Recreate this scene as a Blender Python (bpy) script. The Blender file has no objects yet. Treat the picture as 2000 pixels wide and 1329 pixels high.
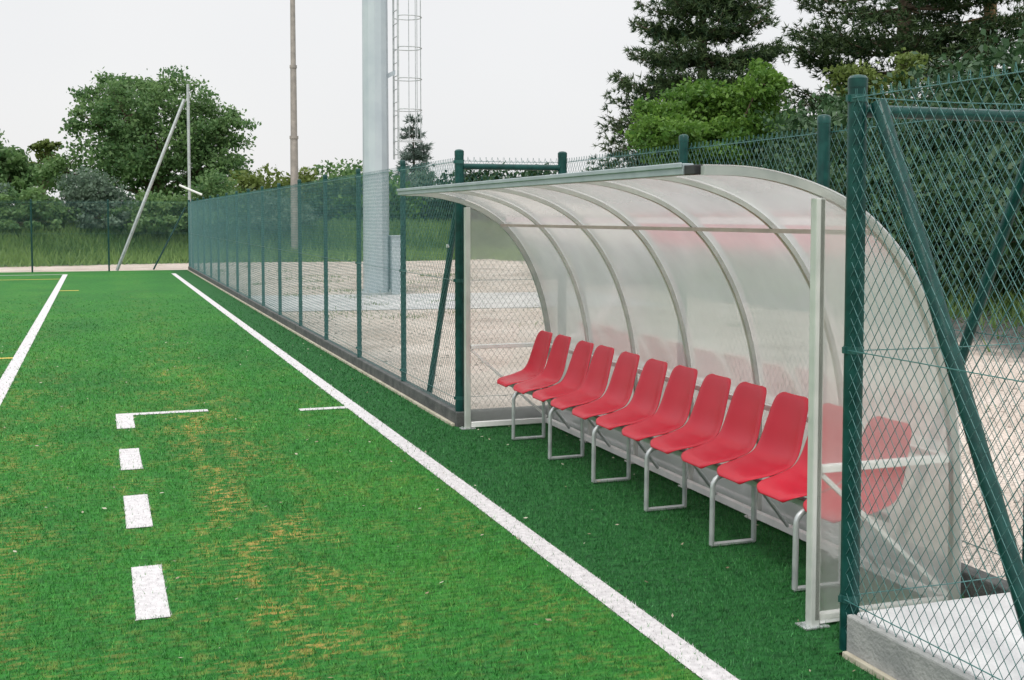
import bpy, math, random
import numpy as np
from mathutils import Vector, Matrix

sc = bpy.context.scene
col = sc.collection
RNG = np.random.default_rng(7)
random.seed(7)
R = math.radians

# ------------------------------------------------------------------ camera
CAM_H = 1.65
F_PX = 2290.0
TILT = math.atan(0.055)
YAW = math.atan(810.0 / F_PX * math.cos(TILT))
cam_data = bpy.data.cameras.new('camera')
cam = bpy.data.objects.new('camera', cam_data)
col.objects.link(cam)
fw = Vector((math.sin(YAW) * math.cos(TILT), math.cos(YAW) * math.cos(TILT), -math.sin(TILT)))
rt = Vector((math.cos(YAW), -math.sin(YAW), 0))
up = rt.cross(fw)
m = Matrix.Identity(4)
for i in range(3):
    m[i][0], m[i][1], m[i][2] = rt[i], up[i], -fw[i]
m[2][3] = CAM_H
cam.matrix_world = m
cam_data.sensor_width = 36
cam_data.lens = 36 * F_PX / 2000
cam_data.shift_y = -(664.5 - 549.95) / 2000
cam_data.clip_start = 0.05
cam_data.clip_end = 800
sc.camera = cam

# ------------------------------------------------------------------ light: bright overcast
SUN_EL, SUN_AZ = R(52), R(215)       # azimuth clockwise from +Y: behind the camera, to the left
w = bpy.data.worlds.new('World')
sc.world = w
w.use_nodes = True
nt = w.node_tree
nt.nodes.clear()
N = nt.nodes.new
sky = N('ShaderNodeTexSky')
sky.sky_type = 'NISHITA'
sky.sun_disc = False
sky.sun_elevation = SUN_EL
sky.sun_rotation = SUN_AZ
sky.dust_density = 4.0
bg1 = N('ShaderNodeBackground')
bg1.inputs['Strength'].default_value = 0.012
nt.links.new(sky.outputs[0], bg1.inputs['Color'])
# cloud layer: pale grey-white with faint soft variation
tc = N('ShaderNodeTexCoord')
nz = N('ShaderNodeTexNoise')
nz.inputs['Scale'].default_value = 1.6
nz.inputs['Detail'].default_value = 4
nt.links.new(tc.outputs['Generated'], nz.inputs['Vector'])
cr = N('ShaderNodeValToRGB')
cr.color_ramp.elements[0].position = 0.35
cr.color_ramp.elements[0].color = (0.80, 0.805, 0.82, 1)
cr.color_ramp.elements[1].position = 0.65
cr.color_ramp.elements[1].color = (0.88, 0.875, 0.87, 1)
nt.links.new(nz.outputs['Fac'], cr.inputs['Fac'])
bg2 = N('ShaderNodeBackground')
bg2.inputs['Strength'].default_value = 0.92
nt.links.new(cr.outputs[0], bg2.inputs['Color'])
# overcast sky: the cloud layer is brighter overhead than at the horizon
geo_w = N('ShaderNodeSeparateXYZ')
nt.links.new(tc.outputs['Generated'], geo_w.inputs[0])
mrw = N('ShaderNodeMapRange')
mrw.inputs['From Min'].default_value = 0.22
mrw.inputs['From Max'].default_value = 1.0
mrw.inputs['To Min'].default_value = 0.94
mrw.inputs['To Max'].default_value = 2.2
nt.links.new(geo_w.outputs['Z'], mrw.inputs['Value'])
nt.links.new(mrw.outputs[0], bg2.inputs['Strength'])
add = N('ShaderNodeAddShader')
nt.links.new(bg1.outputs[0], add.inputs[0])
nt.links.new(bg2.outputs[0], add.inputs[1])
out = N('ShaderNodeOutputWorld')
nt.links.new(add.outputs[0], out.inputs['Surface'])

sd = bpy.data.lights.new('sun', 'SUN')
sd.energy = 1.5
sd.angle = R(13)
sd.color = (1, 0.96, 0.9)
so = bpy.data.objects.new('sun', sd)
col.objects.link(so)
dv = Vector((math.sin(SUN_AZ) * math.cos(SUN_EL), math.cos(SUN_AZ) * math.cos(SUN_EL), math.sin(SUN_EL)))
so.rotation_euler = dv.to_track_quat('Z', 'Y').to_euler()
so.location = dv * 50

sc.view_settings.view_transform = 'Standard'
sc.view_settings.look = 'None'
sc.view_settings.exposure = 0.08
sc.view_settings.gamma = 1.0
sc.render.engine = 'CYCLES'
sc.cycles.transparent_max_bounces = 24
sc.cycles.max_bounces = 8

# ------------------------------------------------------------------ helpers
class MB:
    def __init__(s):
        s.v, s.f = [], []
    def add(s, vs, fs):
        o = len(s.v)
        s.v += [tuple(p) for p in vs]
        s.f += [tuple(i + o for i in q) for q in fs]
    def box(s, a, b):
        (x0, y0, z0), (x1, y1, z1) = a, b
        s.add([(x0,y0,z0),(x1,y0,z0),(x1,y1,z0),(x0,y1,z0),(x0,y0,z1),(x1,y0,z1),(x1,y1,z1),(x0,y1,z1)],
              [(0,3,2,1),(4,5,6,7),(0,1,5,4),(1,2,6,5),(2,3,7,6),(3,0,4,7)])
    def tube(s, pts, r, n=12, closed=False, cap=True, twist=0.0):
        """round (or n-gon) tube through points; r is a number or a list"""
        pts = [Vector(p) for p in pts]
        k = len(pts)
        rs = r if isinstance(r, (list, tuple)) else [r] * k
        tang = []
        for i in range(k):
            if closed:
                t = pts[(i + 1) % k] - pts[i - 1]
            else:
                t = pts[min(i + 1, k - 1)] - pts[max(i - 1, 0)]
            tang.append(t.normalized())
        ref = Vector((0, 0, 1)) if abs(tang[0].z) < 0.9 else Vector((1, 0, 0))
        u = tang[0].cross(ref).normalized()
        o = len(s.v)
        for i in range(k):
            u = (u - tang[i] * u.dot(tang[i])).normalized()
            w_ = tang[i].cross(u)
            for j in range(n):
                a = 2 * math.pi * (j + 0.5) / n + twist
                s.v.append(tuple(pts[i] + (u * math.cos(a) + w_ * math.sin(a)) * rs[i]))
        for i in range(k if closed else k - 1):
            for j in range(n):
                a, b = o + i * n + j, o + i * n + (j + 1) % n
                c = o + ((i + 1) % k) * n + (j + 1) % n
                d = o + ((i + 1) % k) * n + j
                s.f.append((a, b, c, d))
        if cap and not closed:
            s.f.append(tuple(o + j for j in reversed(range(n))))
            s.f.append(tuple(o + (k - 1) * n + j for j in range(n)))
    def build(s, name, mat, parent=None, smooth=False, bevel=0):
        me = bpy.data.meshes.new(name)
        me.from_pydata(s.v, [], s.f)
        me.update()
        if smooth:
            me.shade_smooth()
            if hasattr(me, 'set_sharp_from_angle'):
                me.set_sharp_from_angle(angle=R(40))
        return link(name, me, mat, parent, bevel)

def link(name, me, mat, parent=None, bevel=0):
    o = bpy.data.objects.new(name, me)
    if mat:
        me.materials.append(mat)
    col.objects.link(o)
    if parent:
        o.parent = parent
        o.matrix_parent_inverse = parent.matrix_world.inverted() if False else Matrix.Translation(-Vector(parent.location))
    if bevel:
        b = o.modifiers.new('bevel', 'BEVEL')
        b.width = bevel
        b.segments = 2
        b.limit_method = 'ANGLE'
    return o

def tag(o, label=None, cat=None, group=None, kind=None):
    if label: o['label'] = label
    if cat: o['category'] = cat
    if group: o['group'] = group
    if kind: o['kind'] = kind
    return o

def empty(name, loc, label, cat, group=None):
    o = bpy.data.objects.new(name, None)
    o.location = loc
    o.empty_display_size = 0.2
    col.objects.link(o)
    return tag(o, label, cat, group)

def np_mesh(name, V, F, tint=None):
    """V (n,3), F (m,k) with constant k; tint per face"""
    V = np.asarray(V, np.float32)
    F = np.asarray(F, np.int32)
    me = bpy.data.meshes.new(name)
    n, (mf, k) = len(V), F.shape
    me.vertices.add(n)
    me.vertices.foreach_set('co', V.ravel())
    me.loops.add(mf * k)
    me.loops.foreach_set('vertex_index', F.ravel())
    me.polygons.add(mf)
    me.polygons.foreach_set('loop_start', np.arange(0, mf * k, k, dtype=np.int32))
    me.polygons.foreach_set('loop_total', np.full(mf, k, np.int32))
    me.update(calc_edges=True)
    me.validate()
    if tint is not None:
        a = me.attributes.new('tint', 'FLOAT', 'FACE')
        a.data.foreach_set('value', np.asarray(tint, np.float32))
    return me

# ------------------------------------------------------------------ materials
def mat_new(name):
    m_ = bpy.data.materials.new(name)
    m_.use_nodes = True
    t = m_.node_tree
    b = t.nodes['Principled BSDF']
    return m_, t, b

def mat(name, c1, c2=None, rough=0.5, metal=0.0, scale=6.0, bump=0.0, bscale=60.0, spec=0.5, coord='Object', detail=5, lo=0.35, hi=0.65):
    m_, t, b = mat_new(name)
    b.inputs['Roughness'].default_value = rough
    b.inputs['Metallic'].default_value = metal
    b.inputs['Specular IOR Level'].default_value = spec
    tcn = t.nodes.new('ShaderNodeTexCoord')
    nzn = t.nodes.new('ShaderNodeTexNoise')
    nzn.inputs['Scale'].default_value = scale
    nzn.inputs['Detail'].default_value = detail
    t.links.new(tcn.outputs[coord], nzn.inputs['Vector'])
    r = t.nodes.new('ShaderNodeValToRGB')
    r.color_ramp.elements[0].position = lo
    r.color_ramp.elements[1].position = hi
    r.color_ramp.elements[0].color = (*c1, 1)
    r.color_ramp.elements[1].color = (*(c2 or tuple(min(1, x * 1.18) for x in c1)), 1)
    t.links.new(nzn.outputs['Fac'], r.inputs['Fac'])
    t.links.new(r.outputs[0], b.inputs['Base Color'])
    rr = t.nodes.new('ShaderNodeMapRange')
    rr.inputs['To Min'].default_value = max(0.02, rough - 0.08)
    rr.inputs['To Max'].default_value = min(1, rough + 0.08)
    t.links.new(nzn.outputs['Fac'], rr.inputs['Value'])
    t.links.new(rr.outputs[0], b.inputs['Roughness'])
    if bump:
        n2 = t.nodes.new('ShaderNodeTexNoise')
        n2.inputs['Scale'].default_value = bscale
        n2.inputs['Detail'].default_value = 4
        t.links.new(tcn.outputs[coord], n2.inputs['Vector'])
        bp = t.nodes.new('ShaderNodeBump')
        bp.inputs['Strength'].default_value = bump
        bp.inputs['Distance'].default_value = 0.01
        t.links.new(n2.outputs['Fac'], bp.inputs['Height'])
        t.links.new(bp.outputs[0], b.inputs['Normal'])
    return m_

M = {}
M['galv'] = mat('galvanised', (0.42, 0.45, 0.46), (0.55, 0.58, 0.58), 0.42, 0.55, 14)
M['alu'] = mat('pale_aluminium', (0.52, 0.55, 0.52), (0.62, 0.64, 0.61), 0.4, 0.3, 9)
M['arch'] = mat('arch_metal', (0.40, 0.43, 0.41), (0.50, 0.52, 0.49), 0.42, 0.4, 9)
M['beam'] = mat('grey_beam', (0.30, 0.36, 0.38), (0.38, 0.44, 0.46), 0.4, 0.35, 9)
M['white_rail'] = mat('white_rail', (0.74, 0.75, 0.74), (0.84, 0.84, 0.83), 0.45, 0.0, 12)
M['rib'] = mat('rib_metal', (0.50, 0.51, 0.49), (0.60, 0.61, 0.58), 0.4, 0.3, 10)
M['purlin'] = mat('purlin_paint', (0.50, 0.37, 0.365), (0.58, 0.45, 0.44), 0.5, 0.1, 10)
M['green'] = mat('green_paint', (0.003, 0.036, 0.032), (0.007, 0.062, 0.054), 0.33, 0.0, 18, bump=0.05, bscale=90, spec=0.28)
M['wire'] = mat('green_wire', (0.030, 0.125, 0.12), (0.06, 0.175, 0.17), 0.38, 0.0, 12, spec=0.6)
M['galv_green'] = mat('green_clamp', (0.012, 0.075, 0.066), (0.02, 0.10, 0.09), 0.35, 0.1, 20)
M['bolt'] = mat('bright_bolt', (0.7, 0.72, 0.7), None, 0.3, 0.7)
M['black'] = mat('black_plastic', (0.015, 0.016, 0.018), None, 0.5)
M['seat'] = mat('red_plastic', (0.49, 0.004, 0.024), (0.53, 0.006, 0.029), 0.36, 0.0, 4, spec=0.45)
M['kerb'] = mat('dark_kerb', (0.05, 0.055, 0.055), (0.10, 0.105, 0.10), 0.85, 0, 9, bump=0.6, bscale=70)
M['kerb_mid'] = mat('grey_kerb', (0.24, 0.25, 0.245), (0.34, 0.345, 0.335), 0.85, 0, 9, bump=0.6, bscale=70)
M['strip'] = mat('tan_strip', (0.36, 0.33, 0.25), (0.48, 0.45, 0.36), 0.8, 0, 7, bump=0.3)
M['slab'] = mat('pale_concrete', (0.50, 0.50, 0.505), (0.62, 0.62, 0.62), 0.85, 0, 5, bump=0.5, bscale=45)
M['path'] = mat('path_concrete', (0.42, 0.41, 0.41), (0.55, 0.54, 0.53), 0.9, 0, 1.2, bump=0.4, bscale=30)
M['mast'] = mat('mast_paint', (0.44, 0.50, 0.54), (0.50, 0.56, 0.59), 0.38, 0.3, 2.5)
M['pole'] = mat('old_pole', (0.26, 0.24, 0.22), (0.36, 0.33, 0.30), 0.6, 0.2, 4)
M['bark'] = mat('bark', (0.07, 0.05, 0.035), (0.14, 0.10, 0.07), 0.9, 0, 6, bump=0.8, bscale=25)
M['pine_bark'] = mat('pine_bark', (0.22, 0.12, 0.06), (0.36, 0.21, 0.11), 0.9, 0, 5, bump=0.8, bscale=25)
M['stone'] = mat('stones', (0.26, 0.22, 0.19), (0.42, 0.37, 0.33), 0.9, 0, 3)

def leaf_mat(name, c1, c2, trans=0.35, rough=0.5):
    m_, t, b = mat_new(name)
    b.inputs['Roughness'].default_value = rough
    b.inputs['Specular IOR Level'].default_value = 0.35
    at = t.nodes.new('ShaderNodeAttribute')
    at.attribute_name = 'tint'
    r = t.nodes.new('ShaderNodeValToRGB')
    r.color_ramp.elements[0].color = (*c1, 1)
    r.color_ramp.elements[1].color = (*c2, 1)
    t.links.new(at.outputs['Fac'], r.inputs['Fac'])
    t.links.new(r.outputs[0], b.inputs['Base Color'])
    tr = t.nodes.new('ShaderNodeBsdfTranslucent')
    t.links.new(r.outputs[0], tr.inputs['Color'])
    mx = t.nodes.new('ShaderNodeMixShader')
    mx.inputs['Fac'].default_value = trans
    t.links.new(b.outputs[0], mx.inputs[1])
    t.links.new(tr.outputs[0], mx.inputs[2])
    t.links.new(mx.outputs[0], t.nodes['Material Output'].inputs['Surface'])
    return m_

M['leaf_mid'] = leaf_mat('leaf_mid', (0.06, 0.145, 0.055), (0.19, 0.31, 0.11), 0.48)
M['leaf_bright'] = leaf_mat('leaf_bright', (0.045, 0.13, 0.022), (0.17, 0.31, 0.05), 0.45)
M['leaf_yellow'] = leaf_mat('leaf_yellow', (0.09, 0.14, 0.03), (0.20, 0.26, 0.07), 0.4)
M['leaf_dark'] = leaf_mat('leaf_dark', (0.016, 0.050, 0.022), (0.055, 0.12, 0.045), 0.2)
M['leaf_grey'] = leaf_mat('leaf_grey', (0.07, 0.12, 0.085), (0.16, 0.235, 0.16), 0.35)
M['needle'] = leaf_mat('needle', (0.026, 0.062, 0.030), (0.10, 0.15, 0.055), 0.3)
M['needle_blue'] = leaf_mat('needle_blue', (0.09, 0.13, 0.11), (0.2, 0.26, 0.23), 0.2)
M['weed'] = leaf_mat('weed', (0.06, 0.145, 0.045), (0.22, 0.34, 0.10), 0.45)

def panel_mat(name, clear, trans_col, gloss_rough, ior, milky, f0=.05, power=4.0):
    m_, t, b = mat_new(name)
    t.nodes.remove(b)
    L = t.links.new
    tp = t.nodes.new('ShaderNodeBsdfTransparent')
    tp.inputs['Color'].default_value = (0.93, 0.94, 0.92, 1)
    tl = t.nodes.new('ShaderNodeBsdfTranslucent')
    tl.inputs['Color'].default_value = (*trans_col, 1)
    df = t.nodes.new('ShaderNodeBsdfDiffuse')
    df.inputs['Color'].default_value = (*[c * 0.85 for c in trans_col], 1)
    # faint scuffs and dust: the sheet is a little cloudier in places
    tcn = t.nodes.new('ShaderNodeTexCoord')
    nz_ = t.nodes.new('ShaderNodeTexNoise')
    nz_.inputs['Scale'].default_value = 3.5
    nz_.inputs['Detail'].default_value = 6
    L(tcn.outputs['Object'], nz_.inputs['Vector'])
    mr = t.nodes.new('ShaderNodeMapRange')
    mr.inputs['From Min'].default_value = 0.3
    mr.inputs['From Max'].default_value = 0.7
    mr.inputs['To Min'].default_value = clear + 0.05
    mr.inputs['To Max'].default_value = clear - 0.07
    L(nz_.outputs['Fac'], mr.inputs['Value'])
    m1 = t.nodes.new('ShaderNodeMixShader')
    m1.inputs['Fac'].default_value = milky
    L(tl.outputs[0], m1.inputs[1]); L(df.outputs[0], m1.inputs[2])
    m2 = t.nodes.new('ShaderNodeMixShader')
    L(mr.outputs[0], m2.inputs['Fac'])
    L(m1.outputs[0], m2.inputs[1]); L(tp.outputs[0], m2.inputs[2])
    gl = t.nodes.new('ShaderNodeBsdfGlossy')
    gl.inputs['Roughness'].default_value = gloss_rough
    lw = t.nodes.new('ShaderNodeLayerWeight')       # facing term: same from both sides of the sheet
    lw.inputs['Blend'].default_value = 0.5
    pw = t.nodes.new('ShaderNodeMath'); pw.operation = 'POWER'; pw.inputs[1].default_value = power
    L(lw.outputs['Facing'], pw.inputs[0])
    fr = t.nodes.new('ShaderNodeMapRange')
    fr.inputs['To Min'].default_value = f0; fr.inputs['To Max'].default_value = ior
    L(pw.outputs[0], fr.inputs['Value'])
    m3 = t.nodes.new('ShaderNodeMixShader')
    L(fr.outputs[0], m3.inputs['Fac'])
    L(m2.outputs[0], m3.inputs[1]); L(gl.outputs[0], m3.inputs[2])
    L(m3.outputs[0], t.nodes['Material Output'].inputs['Surface'])
    return m_

M['roof_sheet'] = panel_mat('roof_sheet', 0.33, (0.95, 0.95, 0.94), 0.16, 0.90, 0.05, 0.15, 1.7)
M['end_sheet'] = panel_mat('end_sheet', 0.66, (0.92, 0.92, 0.90), 0.04, 0.6, 0.22)

def turf_mat(name, k=1.0, blades=False):
    """artificial grass: green with worn straw-coloured patches that lie in a band on the pitch"""
    m_, t, b = mat_new(name)
    L = t.links.new
    geo = t.nodes.new('ShaderNodeNewGeometry')
    sep = t.nodes.new('ShaderNodeSeparateXYZ')
    L(geo.outputs['Position'], sep.inputs[0])
    def noise(scale, detail=4, sx=1, sy=1):
        mp = t.nodes.new('ShaderNodeMapping')
        mp.inputs['Scale'].default_value = (sx, sy, 1)
        L(geo.outputs['Position'], mp.inputs['Vector'])
        n_ = t.nodes.new('ShaderNodeTexNoise')
        n_.inputs['Scale'].default_value = scale
        n_.inputs['Detail'].default_value = detail
        L(mp.outputs[0], n_.inputs['Vector'])
        return n_.outputs['Fac']
    def ramp(fac, stops):
        r = t.nodes.new('ShaderNodeValToRGB')
        while len(r.color_ramp.elements) < len(stops):
            r.color_ramp.elements.new(0.5)
        for e, (p, c) in zip(r.color_ramp.elements, stops):
            e.position = p
            e.color = (*c, 1) if len(c) == 3 else c
        L(fac, r.inputs['Fac'])
        return r.outputs[0]
    def math_(op, a, b_):
        n_ = t.nodes.new('ShaderNodeMath')
        n_.operation = op
        for i, x in enumerate((a, b_)):
            if isinstance(x, (int, float)): n_.inputs[i].default_value = x
            else: L(x, n_.inputs[i])
        return n_.outputs[0]
    g = lambda v: tuple(x * k for x in v)
    base = ramp(noise(0.9, 5, 1, 0.5), [(0.3, g((0.027, 0.160, 0.031))), (0.52, g((0.036, 0.195, 0.033))), (0.75, g((0.052, 0.22, 0.035)))])
    # strip outside the touchline: unworn, deeper green turf, darkened also for shade under the shelter
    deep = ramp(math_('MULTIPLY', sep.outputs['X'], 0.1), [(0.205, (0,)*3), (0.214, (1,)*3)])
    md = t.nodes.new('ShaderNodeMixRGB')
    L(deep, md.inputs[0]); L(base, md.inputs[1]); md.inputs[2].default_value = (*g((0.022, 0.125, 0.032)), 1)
    fine = ramp(noise(30 if blades else 24, 3, 0.55, 1.5), [(0.28, (0.36, 0.42, 0.42)), (0.5, (1, 1, 1)), (0.72, (1.35, 1.28, 1.15))])
    mul = t.nodes.new('ShaderNodeMixRGB'); mul.blend_type = 'MULTIPLY'; mul.inputs[0].default_value = 1
    L(md.outputs[0], mul.inputs[1]); L(fine, mul.inputs[2])
    # worn bands along the pitch, broken up into small straw-coloured flecks
    bx = math_('ADD', math_('MULTIPLY', sep.outputs['X'], 0.2), 0.5)
    W = (1, 1, 1); K = (0, 0, 0)
    def s(x): return x * 0.2 + 0.5
    band = ramp(bx, [(s(-0.9), (0.65,)*3), (s(-0.45), (0.5,)*3), (s(-0.1), (0.2,)*3), (s(0.32), (0.35,)*3), (s(0.66), W), (s(0.95), (0.85,)*3), (s(1.3), (0.18,)*3), (s(1.9), (0.30,)*3), (s(2.05), K)])
    by = math_('MULTIPLY', sep.outputs['Y'], 0.02)
    bandy = ramp(by, [(0.0, W), (0.19, W), (0.3, (0.35,)*3), (0.6, (0.10,)*3)])
    patch = ramp(noise(2.6, 7, 1.4, 0.8), [(0.42, (0.08,)*3), (0.62, W)])
    speck = ramp(noise(19, 3, 0.7, 1.5), [(0.48, K), (0.60, W)])
    f2 = math_('MULTIPLY', math_('MULTIPLY', band, bandy), patch)
    if blades:
        at0 = t.nodes.new('ShaderNodeAttribute'); at0.attribute_name = 'tint'
        some = ramp(math_('FRACT', math_('MULTIPLY', at0.outputs['Fac'], 17.3), 0.0), [(0.40, (0.25,)*3), (0.45, W)])
        speck = math_('MULTIPLY', speck, some)
    f3 = math_('MULTIPLY', f2, speck)
    mx = t.nodes.new('ShaderNodeMixRGB')
    L(f3, mx.inputs[0]); L(mul.outputs[0], mx.inputs[1])
    mx.inputs[2].default_value = (*g((0.44, 0.31, 0.09)), 1)
    last = mx.outputs[0]
    if blades:
        at = t.nodes.new('ShaderNodeAttribute'); at.attribute_name = 'tint'
        tr = ramp(at.outputs['Fac'], [(0.0, (0.62, 0.68, 0.7)), (0.5, (1, 1, 1)), (0.95, (1.35, 1.25, 1.0)), (1.0, (2.6, 1.9, 2.4))])
        m2 = t.nodes.new('ShaderNodeMixRGB'); m2.blend_type = 'MULTIPLY'; m2.inputs[0].default_value = 1
        L(last, m2.inputs[1]); L(tr, m2.inputs[2])
        last = m2.outputs[0]
    L(last, b.inputs['Base Color'])
    b.inputs['Roughness'].default_value = 0.55 if blades else 0.8
    b.inputs['Specular IOR Level'].default_value = 0.3 if blades else 0.15
    if not blades:
        bp = t.nodes.new('ShaderNodeBump')
        bp.inputs['Strength'].default_value = 0.7
        bp.inputs['Distance'].default_value = 0.02
        L(noise(45, 3), bp.inputs['Height'])
        L(bp.outputs[0], b.inputs['Normal'])
    return m_
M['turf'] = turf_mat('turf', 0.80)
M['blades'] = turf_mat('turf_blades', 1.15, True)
M['line'] = mat('white_line', (0.50, 0.485, 0.495), (0.64, 0.62, 0.63), 0.7, 0, 30, bump=0.7, bscale=120, coord='Object')
M['yline'] = mat('yellow_line', (0.55, 0.42, 0.06), (0.62, 0.5, 0.1), 0.7, 0, 30, bump=0.7, bscale=120)

# ground: beige gravel, turning to grass on the bank
def ground_mat():
    m_, t, b = mat_new('ground')
    L = t.links.new
    geo = t.nodes.new('ShaderNodeNewGeometry')
    def noise(scale, detail=5):
        n_ = t.nodes.new('ShaderNodeTexNoise')
        n_.inputs['Scale'].default_value = scale
        n_.inputs['Detail'].default_value = detail
        L(geo.outputs['Position'], n_.inputs['Vector'])
        return n_.outputs['Fac']
    def ramp(fac, stops):
        r = t.nodes.new('ShaderNodeValToRGB')
        while len(r.color_ramp.elements) < len(stops):
            r.color_ramp.elements.new(0.5)
        for e, (p, c) in zip(r.color_ramp.elements, stops):
            e.position = p; e.color = (*c, 1)
        L(fac, r.inputs['Fac'])
        return r.outputs[0]
    gr = ramp(noise(0.9), [(0.3, (0.40, 0.335, 0.285)), (0.5, (0.51, 0.44, 0.385)), (0.7, (0.60, 0.53, 0.475))])
    peb = ramp(noise(34, 3), [(0.3, (0.55,)*3), (0.5, (1.0,)*3), (0.7, (1.25,)*3)])
    mu = t.nodes.new('ShaderNodeMixRGB'); mu.blend_type = 'MULTIPLY'; mu.inputs[0].default_value = 1
    damp = ramp(noise(0.55, 6), [(0.33, (0.84, 0.84, 0.84)), (0.45, (1, 1, 1)), (0.7, (1.08, 1.07, 1.06))])
    mu0 = t.nodes.new('ShaderNodeMixRGB'); mu0.blend_type = 'MULTIPLY'; mu0.inputs[0].default_value = 1
    L(gr, mu0.inputs[1]); L(damp, mu0.inputs[2])
    L(mu0.outputs[0], mu.inputs[1]); L(peb, mu.inputs[2])
    gs = ramp(noise(0.6), [(0.3, (0.035, 0.075, 0.025)), (0.55, (0.06, 0.13, 0.03)), (0.75, (0.11, 0.15, 0.05))])
    at = t.nodes.new('ShaderNodeAttribute'); at.attribute_name = 'verge'
    ad = t.nodes.new('ShaderNodeMath'); ad.operation = 'ADD'
    n3 = t.nodes.new('ShaderNodeMapRange')
    n3.inputs['To Min'].default_value = -0.25; n3.inputs['To Max'].default_value = 0.25
    L(noise(1.4), n3.inputs['Value'])
    L(at.outputs['Fac'], ad.inputs[0]); L(n3.outputs[0], ad.inputs[1])
    st = ramp(ad.outputs[0], [(0.35, (0,)*3), (0.6, (1,)*3)])
    mx = t.nodes.new('ShaderNodeMixRGB')
    L(st, mx.inputs[0]); L(mu.outputs[0], mx.inputs[1])
    soil = ramp(noise(3.0), [(0.3, (0.07, 0.07, 0.065)), (0.7, (0.15, 0.145, 0.135))])
    st2 = ramp(ad.outputs[0], [(0.85, (0,)*3), (1.0, (1,)*3)])
    m3 = t.nodes.new('ShaderNodeMixRGB')
    L(st2, m3.inputs[0]); L(soil, m3.inputs[1]); L(gs, m3.inputs[2])
    L(m3.outputs[0], mx.inputs[2])
    L(mx.outputs[0], b.inputs['Base Color'])
    b.inputs['Roughness'].default_value = 0.95
    b.inputs['Specular IOR Level'].default_value = 0.1
    bp = t.nodes.new('ShaderNodeBump'); bp.inputs['Strength'].default_value = 0.8; bp.inputs['Distance'].default_value = 0.03
    L(noise(30, 4), bp.inputs['Height']); L(bp.outputs[0], b.inputs['Normal'])
    return m_
M['ground'] = ground_mat()

# ------------------------------------------------------------------ ground
FX = 2.68           # line of the pitch fence
BAYX = 3.55         # rear line of the shelter bay
Y0, Y1 = 3.72, 8.83 # near and far side of the bay
FARY = 37.6

def verge_d(x, y):
    """distance in metres past the edge of the gravel (negative: still gravel)"""
    a = x - (10.6 + 0.14 * np.clip(y - 12, -30, 40) + 0.35 * np.sin(y * 0.5))
    b = y - (43.5 + 0.06 * x + 0.5 * np.sin(x * 0.45))
    return np.maximum(a, b) + 0.0
def ground_z(x, y):
    d = verge_d(x, y)
    u = np.clip(d / 5.5, 0, 1)
    return -0.03 + 1.25 * u * u * (3 - 2 * u)

def grid_axis(segs):
    xs = []
    for a, b, s in segs:
        xs += list(np.arange(a, b - 1e-6, s))
    xs.append(segs[-1][1])
    return np.array(xs)
gx = grid_axis([(-320, -40, 40), (-40, -12, 4), (-12, 34, 0.7), (34, 60, 4), (60, 340, 40)])
gy = grid_axis([(-200, -20, 30), (-20, 0, 4), (0, 62, 0.7), (62, 90, 4), (90, 450, 40)])
XX, YY = np.meshgrid(gx, gy)
ZZ = ground_z(XX, YY)
V = np.stack([XX, YY, ZZ], -1).reshape(-1, 3)
nx, ny = len(gx), len(gy)
ii = (np.arange(ny - 1)[:, None] * nx + np.arange(nx - 1)[None]).ravel()
F = np.stack([ii, ii + 1, ii + nx + 1, ii + nx], -1)
me = np_mesh('ground', V, F)
va = me.attributes.new('verge', 'FLOAT', 'POINT')
va.data.foreach_set('value', np.clip(np.where(XX > 7, verge_d(XX, YY) / 3.0 + 0.45, verge_d(XX, YY) / 1.0 + 0.5).ravel(), 0, 1.2).astype(np.float32))
me.shade_smooth()
tag(link('ground', me, M['ground']), kind='structure')

b = MB()
tx = FX - 0.075
b.add([(-70, -40, 0), (tx, -40, 0), (tx, FARY + 0.3, 0), (-70, FARY + 0.3, 0)], [(0, 1, 2, 3)])
b.add([(tx, Y0 - 0.02, 0), (BAYX - 0.03, Y0 - 0.02, 0), (BAYX - 0.03, Y1, 0), (tx, Y1, 0)], [(0, 1, 2, 3)])
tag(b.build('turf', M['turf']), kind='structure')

b = MB()
b.add([(2.95, 20.9, -0.022), (10.2, 19.9, -0.022), (10.4, 24.2, -0.022), (2.95, 25.3, -0.022)], [(0, 1, 2, 3)])
tag(b.build('path', M['path']), kind='structure')

# ------------------------------------------------------------------ pitch markings (sheets + their own white fibres)
LINES = []   # (x0, x1, y0, y1)
def blades(xy, hmin, hmax, wid, lean, zb=0.0):
    n = len(xy)
    a = RNG.uniform(0, 2 * np.pi, n)
    h_ = RNG.uniform(hmin, hmax, n)
    la = RNG.uniform(0, 2 * np.pi, n)
    ln = RNG.uniform(0.2, 1.0, n) * lean
    dx, dy = np.cos(a) * wid, np.sin(a) * wid
    tx_, ty_ = np.cos(la) * ln * h_, np.sin(la) * ln * h_
    P = np.zeros((n, 3, 3), np.float32)
    P[:, 0, 0] = xy[:, 0] - dx; P[:, 0, 1] = xy[:, 1] - dy; P[:, 0, 2] = zb
    P[:, 1, 0] = xy[:, 0] + dx; P[:, 1, 1] = xy[:, 1] + dy; P[:, 1, 2] = zb
    P[:, 2, 0] = xy[:, 0] + tx_; P[:, 2, 1] = xy[:, 1] + ty_; P[:, 2, 2] = zb + h_ * np.sqrt(np.clip(1 - ln * ln * .7, .1, 1))
    return P.reshape(-1, 3), np.arange(n * 3).reshape(-1, 3)

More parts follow.
